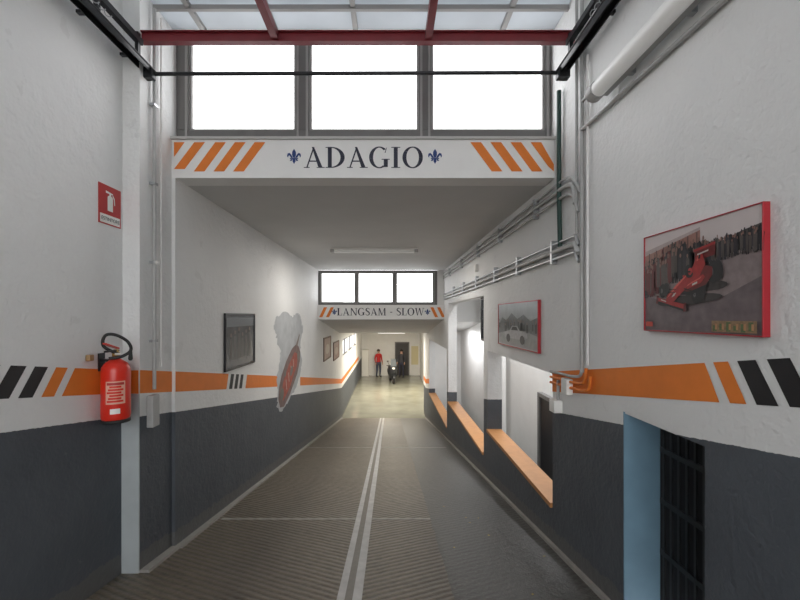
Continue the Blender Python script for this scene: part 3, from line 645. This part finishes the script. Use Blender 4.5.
# scooter (faces the camera)
e=empty('motor_scooter',(.17,23.2,fl),.15)
def torus(nm,c,R,r,m):
    V=[];F=[];n=28;k=10
    for i in range(n):
        a=2*math.pi*i/n
        for j in range(k):
            b=2*math.pi*j/k
            V.append((c[0]+r*1.1*math.sin(b),c[1]+(R+r*math.cos(b))*math.cos(a),c[2]+(R+r*math.cos(b))*math.sin(a)))
    for i in range(n):
        for j in range(k): F.append((i*k+j,((i+1)%n)*k+j,((i+1)%n)*k+(j+1)%k,i*k+(j+1)%k))
    return meshobj(nm,V,F,m,e,True)
M_sc=mat('scooter_paint',(.02,.022,.026),.4)
torus('front_tyre',(0,-.62,.255),.2,.055,M_rubber); torus('rear_tyre',(0,.62,.26),.2,.06,M_rubber)
for nm,y in (('front_hub',-.62),('rear_hub',.62)): rod(nm,(-.04,y,.25),(.04,y,.25),.13,M_gal,e)
def loft(nm,secs,m):
    V=[];F=[];k=16
    for (y,z,rx,rz_) in secs:
        for j in range(k):
            b=2*math.pi*j/k; V.append((rx*math.copysign(abs(math.cos(b))**.7,math.cos(b)),y,z+rz_*math.copysign(abs(math.sin(b))**.7,math.sin(b))))
    n=len(secs)
    for i in range(n-1):
        for j in range(k): F.append((i*k+j,i*k+(j+1)%k,(i+1)*k+(j+1)%k,(i+1)*k+j))
    F.append(tuple(range(k))); F.append(tuple(range((n-1)*k,n*k)))
    return meshobj(nm,V,F,m,e,True)
loft('mudguard',[(-.90,.36,.05,.03),(-.8,.46,.08,.04),(-.62,.50,.09,.04),(-.45,.46,.08,.04)],M_sc)
loft('front_shield',[(-.60,.75,.10,.12),(-.52,.72,.25,.34),(-.44,.68,.24,.38),(-.38,.60,.15,.26)],M_sc)
loft('floorboard',[(-.42,.30,.17,.05),(.0,.28,.18,.05),(.2,.32,.18,.08)],M_sc)
loft('rear_body',[(.05,.50,.14,.18),(.3,.55,.20,.22),(.7,.62,.18,.16),(.95,.70,.08,.06)],M_sc)
loft('seat',[(.0,.78,.12,.05),(.3,.80,.16,.06),(.6,.83,.15,.06),(.85,.86,.10,.04)],M_rubber)
loft('headlamp',[(-.68,.88,.06,.05),(-.62,.89,.08,.05),(-.5,.9,.08,.06)],M_lab)
loft('handlebar_cowl',[(-.56,1.02,.12,.05),(-.46,1.04,.15,.06),(-.38,1.02,.10,.05)],M_sc)
tube('handlebar',[(-.36,-.33,1.02),(-.2,-.42,1.05),(.2,-.42,1.05),(.36,-.33,1.02)],.02,M_rubber,e)
tube('fork',[(0,-.62,.25),(0,-.42,1.0)],.03,M_dark,e)
for s in (-1,1):
    tube('mirror_stalk_%d'%s,[(.22*s,-.42,1.05),(.30*s,-.44,1.25)],.01,M_dark,e)
    lathe('mirror_%d'%s,[(0,-.045),(.05,-.02),(.055,.02),(0,.045)],(.31*s,-.44,1.28),M_dark,e,seg=14)
V=[(-.17,-.60,1.0),(.17,-.60,1.0),(.14,-.48,1.42),(-.14,-.48,1.42)]
meshobj('windscreen',V,[(0,1,2,3)],mat('tinted_screen',(.07,.085,.095),.5),e)
# leaves on ramp
e=empty('fallen_leaves')
ly=mat('leaf_yellow',(.5,.4,.1),.7)
P=[]
for i in range(9):
    x=random.uniform(.5,1.25); y=random.uniform(2.6,4.5); P.append(ell(x,y,.012,.007,random.random()*3,8))
flat('leaves',P,lambda u,v,l:(u,v,fz(v)+.004+l),ly,e)
# ---------------------------------------------------------------- light
w=bpy.data.worlds.new('sky'); scene.world=w; w.use_nodes=True
bg=w.node_tree.nodes['Background']; bg.inputs[0].default_value=(.975,.985,1.0,1); bg.inputs[1].default_value=3.5
def area(name,loc,rot,sx,sy,p,col=(1,1,1)):
    l=bpy.data.lights.new(name,'AREA'); l.shape='RECTANGLE'; l.size=sx; l.size_y=sy; l.energy=p; l.color=col
    o=bpy.data.objects.new(name,l); o.location=loc; o.rotation_euler=rot; return link(o)
area('passage_fill_light',(-.25,6.81,2.46),(0,0,0),1.3,.1,30,(1,.95,.88))  # added fill below the ceiling fixture, whose own tubes are off
area('tube_light_hall',(.1,20.07,.66),(0,0,0),1.2,.1,190,(1,.90,.74))
area('tube_light_hall_b',(.1,16.57,.66),(0,0,0),1.2,.1,90,(1,.93,.80))
area('tube_light_side',(2.05,6.5,2.45),(0,0,0),.2,3,60,(.95,.97,1))  # added fill to brighten the side passage, no fixture modelled here
area('side_fill_light_b',(2.05,11.5,1.0),(0,0,0),.2,2,30,(.95,.97,1))  # second added fill further down the side passage, also without a fixture
# ---------------------------------------------------------------- camera
cd=bpy.data.cameras.new('camera'); co=bpy.data.objects.new('camera',cd); link(co)
co.location=(0,0,1.4); co.rotation_euler=(math.pi/2,0,0)
cd.sensor_width=36; cd.lens=18; cd.shift_x=11/800; cd.shift_y=16/800; cd.clip_start=.05
scene.camera=co
scene.view_settings.view_transform='Standard'; scene.view_settings.exposure=0.3
